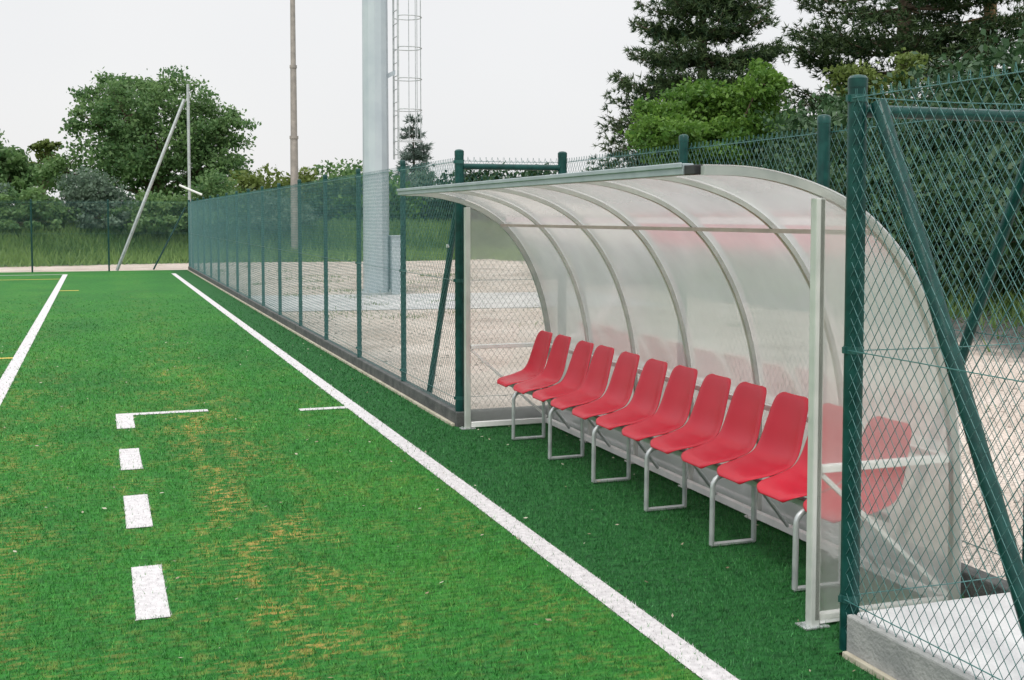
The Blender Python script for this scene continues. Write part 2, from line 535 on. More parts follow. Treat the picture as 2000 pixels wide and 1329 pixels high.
def marking(name, rects, mt, fib=True):
    Vs, Fs, o = [], [], 0
    for (x0, x1, y0, y1) in rects:
        LINES.append((x0, x1, y0, y1))
        Vs.append(np.array([(x0, y0, .004), (x1, y0, .004), (x1, y1, .004), (x0, y1, .004)], np.float32))
        Fs.append(np.array([(o, o + 1, o + 2), (o, o + 2, o + 3)])); o += 4
        if fib:
            # fibre count falls off with distance from the camera side
            seg = np.linspace(y0, y1, max(2, int((y1 - y0) / 0.5) + 1))
            for a, c in zip(seg[:-1], seg[1:]):
                ym = max(3.0, (a + c) / 2)
                if ym > 20: continue
                n = int(5200 * min(1, (5 / ym) ** 2) * (x1 - x0) * (c - a))
                xy = np.stack([RNG.uniform(x0 - .006, x1 + .006, n), RNG.uniform(a, c, n)], -1)
                v_, f_ = blades(xy, .008, .020, 0.0016 * max(1, ym / 5), .9, 0.0)
                Vs.append(v_); Fs.append(f_ + o); o += len(v_)
    me = np_mesh(name, np.concatenate(Vs), np.concatenate(Fs))
    return tag(link(name, me, mt), kind='structure')

marking('touchline', [(2.005, 2.125, 0.5, 35.5)], M['line'])
marking('pitch_line', [(-0.96, -0.83, 2.0, 35.9), (-40, -0.96, 35.78, 35.9)], M['line'])
marking('dash_marking', [(0.115, 0.25, 9.55, 10.28), (0.115, 0.25, 7.97, 8.70), (0.115, 0.25, 6.45, 7.22),
                        (0.12, 0.255, 4.95, 5.72), (0.12, 0.255, 3.47, 4.20),
                        (0.25, 0.86, 10.17, 10.28), (1.60, 2.005, 9.93, 10.04)], M['line'])
marking('yellow_line', [(-40, -0.96, 14.75, 14.86), (-0.83, -0.42, 27.9, 28.05), (-20, -0.96, 33.2, 33.32)], M['yline'], fib=False)

# grass fibres of the artificial turf
def turf_blades():
    Vs, Fs, T, o = [], [], [], 0
    y = 2.6
    while y < 27:
        st = 0.4
        ym = y + st / 2
        xl = min(-1.2, -0.075 * ym - 0.9)
        for (xa, xb) in ((xl, tx), (tx, BAYX - .03)):
            if xa == tx and not (Y0 - .02 < y and y + st < Y1 + .1): continue
            n = int(9500 * min(1.0, (5.0 / ym) ** 2) * min(1.0, max(0.0, (27 - ym) / 15)) * (xb - xa) * st)
            xy = np.stack([RNG.uniform(xa, xb, n), RNG.uniform(y, y + st, n)], -1)
            keep = np.ones(n, bool)
            for (x0, x1, y0, y1) in LINES:
                jt = RNG.normal(0, .006, n); stray = RNG.uniform(0, 1, n) < .05
                keep &= ~((xy[:, 0] > x0 + jt) & (xy[:, 0] < x1 - jt) & (xy[:, 1] > y0 + jt) & (xy[:, 1] < y1 - jt)) | stray
            xy = xy[keep]
            v_, f_ = blades(xy, .010, .030, 0.0017 * max(1.0, ym / 5), 0.9)
            Vs.append(v_); Fs.append(f_ + o); o += len(v_)
            T.append(RNG.uniform(0, 1, len(f_)))
        y += st
    me = np_mesh('grass', np.concatenate(Vs), np.concatenate(Fs), np.concatenate(T))
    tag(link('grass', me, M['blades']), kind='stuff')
turf_blades()

# ------------------------------------------------------------------ fences
def chain_link(p0, p1, z0, z1, nrm, dx=0.050, dz=0.070, r=0.0018, hooks=True):
    """woven diamond mesh between two ground points, as two families of wires with woven knuckles on top"""
    p0, p1 = np.array(p0, float), np.array(p1, float)
    L = np.linalg.norm(p1 - p0)
    d = (p1 - p0) / L
    n3 = np.array([nrm[0], nrm[1], 0.0])
    H = z1 - z0
    k = H / dz * dx          # horizontal run of a full-height diagonal
    segs = []
    for sgn in (1, -1):
        for s0 in np.arange(-k, L, dx):
            a0, a1 = s0, s0 + k
            t0, t1 = 0.0, 1.0
            if a0 < 0: t0 = -a0 / k
            if a1 > L: t1 = (L - a0) / k
            if t1 - t0 < 1e-3: continue
            sA, sB = a0 + k * t0, a0 + k * t1
            zA, zB = (z0 + H * t0, z0 + H * t1) if sgn > 0 else (z1 - H * t0, z1 - H * t1)
            segs.append((sA, zA, sB, zB, sgn))
    if hooks:
        for s0 in np.arange(dx * 0.5, L, dx):
            segs.append((s0, z1 - .012, s0 + .006, z1 + .022, 1))
            segs.append((s0 + .012, z1 - .012, s0 + .006, z1 + .022, -1))
    S = np.array(segs)
    S[:, 0] += RNG.normal(0, .0022, len(S)); S[:, 2] += RNG.normal(0, .0022, len(S))
    A = p0[None] * 1.0 + d[None] * S[:, 0:1]
    B = p0[None] + d[None] * S[:, 2:3]
    A = np.concatenate([A, S[:, 1:2]], 1); B = np.concatenate([B, S[:, 3:4]], 1)
    off = n3[None] * (S[:, 4:5] * r * 0.8)
    A += off; B += off
    dirv = (B - A); dirv /= np.linalg.norm(dirv, axis=1, keepdims=True)
    side = np.cross(dirv, n3[None])
    V = []
    for ang in (90, 210, 330):
        c, s_ = math.cos(R(ang)) * r, math.sin(R(ang)) * r
        V.append(A + side * c + n3[None] * s_)
    for ang in (90, 210, 330):
        c, s_ = math.cos(R(ang)) * r, math.sin(R(ang)) * r
        V.append(B + side * c + n3[None] * s_)
    V = np.stack(V, 1).reshape(-1, 3)
    base = (np.arange(len(S)) * 6)[:, None]
    F = np.concatenate([base + np.array([[0, 1, 4, 3]]), base + np.array([[1, 2, 5, 4]]), base + np.array([[2, 0, 3, 5]])])
    return np_mesh('mesh_panel', V, F)

def post_mb(x, y, r, z0, z1, cap=True, n=14):
    b = MB()
    b.tube([(x, y, z0), (x, y, z1)], r, n)
    if cap:
        b.tube([(x, y, z1 - .03), (x, y, z1 + .004), (x, y, z1 + .014), (x, y, z1 + .018)], [r + .0015, r + .0015, r * .8, r * .3], n)
    return b

def wire_mb(p0, p1, z, r=0.0022, sag=0.004):
    b = MB()
    p0, p1 = Vector((*p0, z)), Vector((*p1, z))
    b.tube([p0, p0.lerp(p1, .5) - Vector((0, 0, sag)), p1], r, 5)
    return b

def bolted_brace(root, a, c, r, bolt_t=None):
    b = MB(); b.tube([a, c], r, 12)
    br = b.build('brace', M['green'], root, smooth=True)
    if bolt_t:
        p = Vector(a).lerp(Vector(c), bolt_t) - Vector((r * 1.0, 0, 0))
        bb = MB(); bb.tube([p + Vector((-.012, 0, 0)), p + Vector((.01, 0, 0))], .016, 8)
        o = bb.build('bolt', M['bolt'], br)
        o.matrix_parent_inverse = Matrix.Identity(4)
    return br

def fence_run(name, label, p0, p1, nrm, posts, z0, z1, pr=0.026, ztop=2.16, thick=(), wires=(2.08, 1.15, .22), group='green chain link fence runs', wr=0.0016):
    root = empty(name, (*p0, 0), label, 'fence', group)
    off = Vector((nrm[0], nrm[1])) * (pr + 0.004)
    q0, q1 = (p0[0] + off.x, p0[1] + off.y), (p1[0] + off.x, p1[1] + off.y)
    link('mesh_panel', chain_link(q0, q1, z0, z1, nrm, r=wr), M['wire'], root)
    for z in wires:
        wire_mb((q0[0] + nrm[0] * .004, q0[1] + nrm[1] * .004), (q1[0] + nrm[0] * .004, q1[1] + nrm[1] * .004), z).build('tension_wire', M['wire'], root)
    for i, (x, y) in enumerate(posts):
        r_ = 0.036 if i in thick else pr
        pst = post_mb(x, y, r_, 0, ztop).build('post', M['green'], root, smooth=True)
        if y < 14:          # clamp bands that hold the tension wires, on the posts near enough to show them
            for zc in wires:
                cb = MB(); cb.tube([(x, y, zc - .014), (x, y, zc + .014)], r_ + .0025, 14)
                cb.box((x - r_ - .012, y - .006, zc - .012), (x - r_ + .002, y + .006, zc + .012))
                q = cb.build('clamp', M['galv_green'], pst); q.matrix_parent_inverse = Matrix.Identity(4)
    return root

# long pitch-side fence beyond the shelter
lp = [(FX, Y1)] + [(FX, 8.83 + 1.97 * i - 0.17) for i in range(1, 15)] + [(FX, FARY)]
fr_ = fence_run('chain_link_fence', 'long green chain link fence running along the touchline beyond the shelter',
                (FX, Y1), (FX, FARY), (-1, 0), lp, .13, 2.09, thick=(0, 15), wr=0.0015)
bolted_brace(fr_, (FX + .06, Y1 + .12, 2.0), (FX + .06, 9.95, .10), .027, .31)
# fence at the far end of the pitch
fp = [(2.31 - 2.16 * i + 2.0 * 0 - 2.0, FARY) for i in range(0, 10)]
fp = [(.31 - 2.16 * i, FARY) for i in range(0, 10)]
ff = fence_run('chain_link_fence', 'green chain link fence crossing behind the far goal line, in front of weeds and trees',
               (FX - .06, FARY), (-19.5, FARY), (0, -1), fp, .02, 2.12)
bolted_brace(ff, (FX - .1, FARY + .06, 1.95), (1.6, FARY + .06, .03), .026)
# fence section on the camera side of the shelter (its near corner post has a stout brace)
fn = fence_run('chain_link_fence', 'nearest green chain link fence with thick post and sloping brace on pale concrete slab',
               (FX, Y0), (FX, -3.0), (-1, 0), [(FX, Y0), (FX, 0.4), (FX, -2.6)], .04, 2.10, pr=0.026, thick=(0,), wires=(2.09, 1.15, .2))
bolted_brace(fn, (FX + .05, Y0 - .06, 2.07), (FX + .05, 2.76, .16), .030)
# bay fence round the back of the shelter: two returns and a rear run
bay = empty('bay_fence', (BAYX, 6.2, 0), 'green chain link fence with top rails boxing in the back of the seat shelter', 'fence', 'green chain link fence runs')
for (q0, q1, nr) in (((FX, Y1 + .03), (BAYX, Y1 + .03), (0, 1)), ((BAYX + .03, Y0), (BAYX + .03, Y1), (1, 0)), ((FX, Y0 - .03), (BAYX, Y0 - .03), (0, -1))):
    if nr != (0, -1): link('mesh_panel', chain_link(q0, q1, .13, 2.10, nr, r=.0014), M['wire'], bay)
    for z in (2.09, 1.15, .22):
        wire_mb(q0, q1, z).build('tension_wire', M['wire'], bay)
for (x, y, r_) in ((BAYX, Y1, .036), (BAYX, 6.75, .03), (BAYX, 5.21, .034), (BAYX, Y0, .036)):
    post_mb(x, y, r_, 0, 2.16).build('post', M['green'], bay, smooth=True)
for y in (Y0, Y1):
    b = MB(); b.tube([(FX + .03, y, 2.045), (BAYX - .03, y, 2.045)], .024, 12)
    b.build('top_rail', M['green'], bay, smooth=True)
b = MB(); b.tube([(BAYX, Y0 + .04, 1.95), (BAYX, 4.55, .12)], .024, 12)
b.build('brace', M['green'], bay, smooth=True)
b = MB(); b.tube([(BAYX, Y1 - .04, 1.95), (BAYX, 8.0, .12)], .024, 12)
b.build('brace', M['green'], bay, smooth=True)

# kerbs
def kerb(name, label, boxes, mt, strip=None):
    b = MB()
    for a, c in boxes: b.box(a, c)
    o = b.build(name, mt, None, bevel=.008)
    tag(o, kind='structure')
    return o
kerb('kerb', '', [((FX - .045, Y1 - .06, -.1), (FX + .05, FARY + .1, .115))], M['kerb'])
kerb('kerb', '', [((FX + .051, Y1 - .06, -.1), (BAYX + .06, Y1 + .05, .115)), ((BAYX - .03, Y0 - .06, -.1), (BAYX + .062, Y1 - .061, .112))], M['kerb'])
b = MB()
b.box((FX - .074, Y1 - .02, -.02), (FX - .046, FARY, .022))
tag(b.build('edging_strip', M['strip'], None, bevel=.004), kind='structure')
b = MB()
b.box((FX - .012, -6.0, -.1), (3.44, Y0 - .055, .165))
tag(b.build('concrete_slab', M['slab'], None, bevel=.012), kind='structure')
kerb('kerb', '', [((FX - .05, -6.0, -.1), (FX - .015, Y0 - .05, .158))], M['kerb_mid'])
b = MB()
b.box((FX - .074, -6.0, -.02), (FX - .051, Y0 - .06, .022))
tag(b.build('edging_strip', M['strip'], None, bevel=.004), kind='structure')

# ------------------------------------------------------------------ shelter
SN, SF = 3.98, 8.66
prof0 = [(2.175, 1.845), (2.35, 1.842), (2.51, 1.820), (2.67, 1.778), (2.82, 1.717), (2.97, 1.618), (3.11, 1.470), (3.24, 1.25), (3.33, 1.0), (3.38, .75), (3.40, .5), (3.402, .25), (3.402, .03)]
def catmull(P, k=5):
    out_ = []
    P = [Vector(p) for p in P]
    for i in range(len(P) - 1):
        p0 = P[max(i - 1, 0)]; p1 = P[i]; p2 = P[i + 1]; p3 = P[min(i + 2, len(P) - 1)]
        for j in range(k):
            t = j / k
            out_.append(.5 * ((2 * p1) + (p2 - p0) * t + (2 * p0 - 5 * p1 + 4 * p2 - p3) * t * t + (3 * p1 - p0 - 3 * p2 + p3) * t ** 3))
    out_.append(P[-1])
    return out_
prof = catmull(prof0)
def prof_z(x):
    for a, c in zip(prof[:-1], prof[1:]):
        if a.x <= x <= c.x and c.x > a.x:
            return a.y + (c.y - a.y) * (x - a.x) / (c.x - a.x)
    return prof[-1].y
def arch_mb(y, wd, th):
    """rectangular tube bent along the profile; its outer face lies on the profile"""
    b = MB()
    k = len(prof)
    ring = []
    for i, p in enumerate(prof):
        t = (prof[min(i + 1, k - 1)] - prof[max(i - 1, 0)]).normalized()
        n_ = Vector((t.y, -t.x))         # towards the inside
        if n_.dot(Vector((2.6, .6)) - p) < 0: n_ = -n_
        q = p + n_ * th
        ring.append([(p.x, y - wd / 2, p.y), (p.x, y + wd / 2, p.y), (q.x, y + wd / 2, q.y), (q.x, y - wd / 2, q.y)])
    vs = [v for r_ in ring for v in r_]
    fs = []
    for i in range(k - 1):
        for j in range(4):
            a = i * 4 + j; c = i * 4 + (j + 1) % 4
            fs.append((a, a + 4, c + 4, c))
    fs += [(0, 1, 2, 3), ((k - 1) * 4 + 3, (k - 1) * 4 + 2, (k - 1) * 4 + 1, (k - 1) * 4)]
    b.add(vs, fs)
    return b
sh = empty('dugout_shelter', (2.9, 6.3, 0), 'curved clear plastic shelter on a pale metal frame, open toward the pitch', 'shelter')
# roof and rear sheet
vs, fs = [], []
ys = np.linspace(SN - .02, SF + .02, 25)
k = len(prof)
for y in ys:
    for i, p in enumerate(prof):
        t = (prof[min(i + 1, k - 1)] - prof[max(i - 1, 0)]).normalized()
        n_ = Vector((-t.y, t.x))
        if n_.dot(Vector((2.6, .6)) - p) > 0: n_ = -n_
        q = p + n_ * .004
        vs.append((q.x, y, q.y))
for a in range(len(ys) - 1):
    for i in range(k - 1):
        fs.append((a * k + i, a * k + i + 1, (a + 1) * k + i + 1, (a + 1) * k + i))
b = MB(); b.add(vs, fs)
b.build('roof_sheet', M['roof_sheet'], sh, smooth=True)
for i, y in enumerate([SN + .78 * j for j in range(7)]):
    if i in (0, 6):
        o = arch_mb(y, .030, .036).build('end_arch', M['arch'], sh, smooth=True)
    else:
        o = arch_mb(y, .026, .022).build('rib', M['rib'], sh, smooth=True)
        f = MB(); f.box((3.33, y - .05, .001), (3.402, y + .05, .009)); f.box((3.345, y + .022, .006), (3.36, y + .036, .02))
        q = f.build('foot_plate', M['white_rail'], o); q.matrix_parent_inverse = Matrix.Identity(4)
# front beam (hollow box with a lip) and its dark end block
b = MB()
b.box((2.150, SN + .115, 1.813), (2.20, SF + .03, 1.858)); b.box((2.142, SN + .115, 1.840), (2.149, SF + .03, 1.861))
b.build('front_beam', M['beam'], sh, bevel=.004)
b = MB(); b.box((2.155, SN + .03, 1.812), (2.195, SN + .113, 1.85)); b.build('end_block', M['black'], sh, bevel=.004)
# purlin, rear rail, base rails
b = MB(); b.box((2.955, SN + .026, 1.575), (2.985, SF - .026, 1.595)); b.build('purlin', M['purlin'], sh)
b = MB(); b.box((3.325, SN + .026, .625), (3.355, SF - .026, .655)); b.build('rear_rail', M['white_rail'], sh, bevel=.003)
b = MB(); b.box((3.34, SN + .026, .012), (3.375, SF - .026, .052)); b.build('base_rail', M['white_rail'], sh, bevel=.003)
for y, s_ in ((SN, 1), (SF, -1)):
    zt = prof_z(2.69) - .048
    b = MB(); b.box((2.670, y - .021, 0.004), (2.712, y + .021, zt))
    p_ = b.build('front_post', M['alu'], sh, bevel=.004)
    b = MB(); b.box((2.635, y - .04, .002), (2.748, y + .04, .008))
    for ex in (2.648, 2.733):
        b.tube([(ex, y, .008), (ex, y, .02)], .008, 6)
    q = b.build('foot_plate', M['galv'], p_); q.matrix_parent_inverse = Matrix.Identity(4)
    b = MB(); b.box((2.717, y - .018, .012), (3.345, y + .018, .052)); b.build('base_rail', M['white_rail'], sh, bevel=.003)
    b = MB(); b.box((2.717, y - .018, .625), (3.335, y + .018, .655)); b.build('side_rail', M['white_rail'], sh, bevel=.003)
    b = MB(); b.tube([(2.725, y, .615), (3.35, y, .06)], .013, 4, twist=0); b.build('diagonal_brace', M['white_rail'], sh)
    # end sheet: outline follows the arch
    ol = [(2.69, .03)] + [(2.69, prof_z(2.69) - .01)] + [(p.x - .004, p.y - .006) for p in prof if p.x > 2.69]
    yy = y - s_ * .021
    b = MB(); b.add([(x, yy, z) for x, z in ol], [tuple(range(len(ol)))])
    b.build('end_sheet', M['end_sheet'], sh)

# ------------------------------------------------------------------ bench with twelve red seats
bn = empty('bench', (2.98, 6.3, 0), 'row of twelve red plastic bucket seats on galvanised sled legs under the clear shelter', 'bench')
b = MB(); b.box((2.955, 4.0 + .02, .352), (2.995, 8.52, .384)); b.build('seat_beam', M['galv'], bn, bevel=.003)
b = MB(); b.box((3.085, 4.0 + .02, .376), (3.105, 8.52, .406)); b.build('seat_beam', M['galv'], bn, bevel=.003)
for y in [4.375 + .742 * i for i in range(6)]:
    b = MB()
    arc = [(2.865, y, .012), (2.868, y, .30)] + [(2.868 + .055 * (1 - math.cos(a)), y, .30 + .06 * math.sin(a)) for a in np.linspace(.2, math.pi / 2, 6)] + [(3.10, y, .36)]
    b.tube(arc, .0135, 10)
    b.tube([(3.105, y, .012), (3.105, y, .367)], .0135, 10)
    b.tube([(2.862, y, .0135), (3.108, y, .0135)], .0125, 8)
    b.build('leg_frame', M['galv'], bn, smooth=True)
    b = MB(); b.tube([(3.11, y + .03, .33), (3.325, y + .03, .06)], .010, 8)
    b.build('back_stay', M['galv'], bn, smooth=True)

def seat_mesh():
    pr = [(0.0, .378, .10), (.006, .392, .130), (.022, .402, .155), (.06, .408, .172), (.11, .412, .181), (.155, .419, .185), (.195, .430, .186), (.238, .440, .186),
          (.272, .466, .184), (.293, .506, .181), (.307, .552, .177), (.318, .605, .170), (.332, .660, .163), (.343, .708, .156), (.351, .739, .148), (.356, .756, .137), (.361, .767, .120), (.367, .772, .100)]
    nu = 13
    vs, fs = [], []
    n = len(pr)
    for i, (x, z, hw) in enumerate(pr):
        a = pr[max(i - 1, 0)]; c = pr[min(i + 1, n - 1)]
        t = Vector((c[0] - a[0], c[1] - a[1])).normalized()
        nn = Vector((-t.y, t.x))        # upward on the seat, forward on the back
        dish = 0.034 * (1 - abs(i - 8) / 10)
        for j in range(nu):
            u = -1 + 2 * j / (nu - 1)
            e = dish * abs(u) ** 2.4
            if abs(u) > .99: e -= .010     # rolled rim
            q = Vector((x, z)) + nn * e
            vs.append((q.x, u * hw, q.y))
    for i in range(n - 1):
        for j in range(nu - 1):
            a = i * nu + j
            fs.append((a, a + 1, a + nu + 1, a + nu))
    me_ = bpy.data.meshes.new('seat')
    me_.from_pydata(vs, [], fs)
    me_.shade_smooth()
    return me_
sm = seat_mesh()
for i in range(12):
    if i == 0:
        s0 = link('seat', sm, M['seat'], bn)
        so_ = s0.modifiers.new('solid', 'SOLIDIFY'); so_.thickness = .008; so_.offset = -1
        ss = s0.modifiers.new('sub', 'SUBSURF'); ss.levels = 1; ss.render_levels = 2
        o = s0
    else:
        o = s0.copy(); col.objects.link(o); o.parent = bn; o.matrix_parent_inverse = s0.matrix_parent_inverse.copy()
    o.location = (2.862 + RNG.uniform(-.003, .003), 8.32 - .3755 * i + RNG.uniform(-.004, .004), RNG.uniform(-.002, .002))
    o.rotation_euler = (0, RNG.uniform(-.012, .012), RNG.uniform(-.012, .012))

# ------------------------------------------------------------------ mast, poles
ms = empty('floodlight_mast', (5.67, 24.9, 0), 'tall pale grey tapered mast with caged ladder, standing behind the long fence', 'mast')
b = MB(); b.tube([(5.68, 24.9, -.03), (5.68, 24.9, 6), (5.68, 24.9, 17)], [.285, .272, .20], 12); b.build('shaft', M['mast'], ms)
b = MB(); b.tube([(5.68, 24.9, -.03), (5.68, 24.9, .03)], .40, 16)
for a in range(8):
    b.tube([(5.68 + .35 * math.cos(a * .785), 24.9 + .35 * math.sin(a * .785), .03), (5.68 + .35 * math.cos(a * .785), 24.9 + .35 * math.sin(a * .785), .09)], .02, 6)
b.build('base_plate', M['galv'], ms)
b = MB(); b.box((5.955, 24.62, -.02), (6.225, 24.95, 1.22)); b.box((5.945, 24.60, 1.221), (6.235, 24.97, 1.25)); b.box((5.975, 24.612, .1), (6.205, 24.619, 1.12))
b.build('cabinet', M['mast'], ms, bevel=.005)
ld = MB()
for dy in (-.2, .2):
    ld.box((6.115, 24.9 + dy - .012, 2.9), (6.155, 24.9 + dy + .012, 16))
z = 3.0
while z < 15.9:
    ld.tube([(6.135, 24.71, z), (6.135, 25.09, z)], .011, 6); z += .28
lad = ld.build('ladder', M['galv'], ms)
cg = MB()
def hoop(z, full=True):
    pts = [(6.135, 24.69, z), (6.25, 24.60, z)] + [(6.40 + .30 * math.sin(a), 24.9 - .31 * math.cos(a), z) for a in np.linspace(.15, math.pi - .15, 12)] + [(6.25, 25.20, z), (6.135, 25.11, z)]
    cg.tube(pts, .011, 6)
z = 3.30
while z < 15:
    hoop(z); z += .663
for a in (.35, 1.1, 1.57, 2.1, 2.8):
    x, y = 6.40 + .285 * math.sin(a), 24.9 - .295 * math.cos(a)
    cg.tube([(x, y, 3.28), (x, y, 15.3)], .008, 6)
q = cg.build('safety_cage', M['galv'], lad); q.matrix_parent_inverse = Matrix.Identity(4)
for z in (4.75, 8.6, 12.4):
    b = MB()
    b.add([(5.94, 24.87, z - .13), (5.94, 24.93, z - .13), (5.94, 24.93, z - .02), (5.94, 24.87, z - .02), (6.115, 24.87, z - .03), (6.115, 24.93, z - .03), (6.115, 24.93, z + .06), (6.115, 24.87, z + .06)],
          [(0, 1, 2, 3), (4, 7, 6, 5), (0, 4, 5, 1), (3, 2, 6, 7), (0, 3, 7, 4), (1, 5, 6, 2)])
    b.build('standoff', M['mast'], ms)

po = empty('stepped_pole', (7.2, 45.6, 0), 'thin weathered brown grey stepped pole rising beyond the fence between big tree and mast', 'pole')
b = MB(); b.tube([(7.2, 45.6, -.1), (7.2, 45.6, 4.7)], [.165, .145], 14)
b.tube([(7.2, 45.6, 4.7), (7.2, 45.6, 7.4)], [.128, .118], 14); b.tube([(7.2, 45.6, 7.4), (7.2, 45.6, 14)], [.104, .08], 14)
b.build('shaft', M['pole'], po, smooth=True)
for z, r_ in ((4.7, .17), (7.4, .14)):
    b = MB(); b.tube([(7.2, 45.6, z - .05), (7.2, 45.6, z + .06)], r_, 14); b.build('collar', M['pole'], po)

npole = empty('net_pole', (2.73, 38.0, 0), 'slim galvanised ball net pole with long sloping stay at the far fence corner', 'pole')
b = MB(); b.tube([(2.73, 38.0, -.05), (2.73, 38.0, 5.77)], .045, 10); b.build('pole', M['galv'], npole, smooth=True)
b = MB(); b.tube([(2.62, 38.0, 5.30), (.54, 38.0, .0)], .05, 10); b.build('stay', M['galv'], npole, smooth=True)
b = MB(); b.tube([(2.42, 37.97, 2.64), (2.73, 37.94, 2.5), (3.10, 37.9, 2.34)], .035, 8); b.build('cross_arm', M['white_rail'], npole)

# ------------------------------------------------------------------ vegetation
def leaf_quads(C, size, jit=.5, elong=1.5, flat=0.0):
    """pointed quads at centres C with random orientation"""
    n = len(C)
    u = RNG.normal(size=(n, 3)); u[:, 2] *= (1 - flat); u /= np.linalg.norm(u, axis=1, keepdims=True)
    v = RNG.normal(size=(n, 3)); v -= u * (u * v).sum(1, keepdims=True); v /= np.linalg.norm(v, axis=1, keepdims=True)
    s = size * RNG.uniform(1 - jit, 1 + jit, (n, 1))
    a = u * s * elong * .5; c = v * s * .5
    P = np.stack([C - a, C + c * .9 - a * .1, C + a, C - c * .9 - a * .1], 1).reshape(-1, 3)
    return P, np.arange(n * 4).reshape(-1, 4)

def tree(name, label, group, loc, lobes, n_cl, n_lf, leaf, mt, trunk_r, trunk_h, bark='bark', cl_r=.16, seed=0, cat='tree', spread=1.0):
    """lobes: (dx, dy, z, rx, rz) relative to loc; leaf clumps fill each lobe's shell"""
    rg = np.random.default_rng(seed + 11)
    x0, y0 = loc
    z0 = float(ground_z(np.array(x0), np.array(y0)))
    root = empty(name, (x0, y0, z0), label, cat, group)
    vol = np.array([l[3] ** 2 * l[4] for l in lobes]) ** .75
    vol /= vol.sum()
    CL, RR = [], []
    for l, w_ in zip(lobes, vol):
        k_ = max(3, int(n_cl * w_))
        d = rg.normal(size=(k_, 3)); d /= np.linalg.norm(d, axis=1, keepdims=True)
        rad = rg.uniform(.12, 1, (k_, 1)) ** .45
        c = d * rad * np.array([l[3], l[3], l[4]]) + np.array([x0 + l[0], y0 + l[1], z0 + l[2]])
        CL.append(c); RR.append(np.full(k_, min(l[3], l[4])))
    CL = np.concatenate(CL); RR = np.concatenate(RR)
    zmin = z0 + .05
    m_ = np.maximum(2, (n_lf * rg.uniform(.35, 1.7, len(CL)) / len(CL)).astype(int))
    idx = np.repeat(np.arange(len(CL)), m_)
    cen = CL[idx] + rg.normal(size=(len(idx), 3)) * (RR[idx] * cl_r * spread)[:, None] * np.array([1.25, 1.25, .8])
    cen[:, 2] = np.maximum(cen[:, 2], zmin)
    P, Fq = leaf_quads(cen, leaf)
    clt = rg.uniform(0, 1, len(CL))
    tint = np.clip(.55 * clt[idx] + .45 * rg.uniform(0, 1, len(idx)), 0, 1)
    link('crown', np_mesh('crown', P, Fq, tint), mt, root)
    tb = MB()
    top = z0 + trunk_h
    tb.tube([(x0, y0, z0 - .2), (x0 + .03, y0, z0 + trunk_h * .5), (x0, y0 + .04, top)], [trunk_r * 1.25, trunk_r, trunk_r * .6], 9)
    for l in lobes:
        e = Vector((x0 + l[0], y0 + l[1], z0 + l[2]))
        s_ = Vector((x0, y0, z0 + min(trunk_h, max(.2, l[2] * .5))))
        mid = s_.lerp(e, .5) + Vector((0, 0, .12 * l[4]))
        tb.tube([s_, mid, e], [trunk_r * .45, trunk_r * .3, trunk_r * .12], 6)
    for c in CL[rg.permutation(len(CL))[:min(60, len(CL))]]:
        l = min(lobes, key=lambda q: (x0 + q[0] - c[0]) ** 2 + (y0 + q[1] - c[1]) ** 2 + (z0 + q[2] - c[2]) ** 2)
        e = Vector((x0 + l[0], y0 + l[1], z0 + l[2]))
        tb.tube([e, Vector(c)], [trunk_r * .13, trunk_r * .05], 5)
    tb.build('trunk', M[bark], root, smooth=True)
    return root

# big broad tree beyond the far fence
u_ = .0243
def px(lobes, cx, base_y, u, dy=0.8):
    rg = np.random.default_rng(5)
    return [((x - cx) * u, float(rg.uniform(-dy, dy)), (base_y - y) * u, r * u, (rv if rv else r * .85) * u) for (x, y, r, rv) in lobes]
TG = 'trees and shrubs behind the fences'
big = px([(200,185,52,0),(265,205,62,0),(335,205,66,0),(420,262,50,0),(165,245,45,0),(290,285,100,80),(395,325,66,0),(205,320,80,0),(125,345,52,0),(440,330,36,0),(310,350,100,45),(232,240,70,0),(370,260,66,0)], 290, 445, u_, 1.5)
tree('broadleaf_tree', 'big round mid green broadleaf tree rising behind the far fence and net pole', TG, (2.7, 57.5), big, 430, 40000, .115, M['leaf_mid'], .28, 3.6, cl_r=.17, seed=1)
tree('broadleaf_tree', 'lower green tree cut by the left edge of the photo, behind far fence', TG, (-4.4, 57), px([(20,330,48,0),(-30,320,60,0),(35,372,45,0),(-20,290,38,0)], 0, 445, u_), 150, 8000, .16, M['leaf_mid'], .16, 2.4, seed=2)
tree('slender_tree', 'thin sparse pale tree between the left edge tree and the big round tree', TG, (-2.4, 60), px([(85,310,26,0),(75,350,32,0),(100,335,22,0)], 80, 445, .026), 50, 2200, .15, M['leaf_yellow'], .09, 2.6, seed=3)
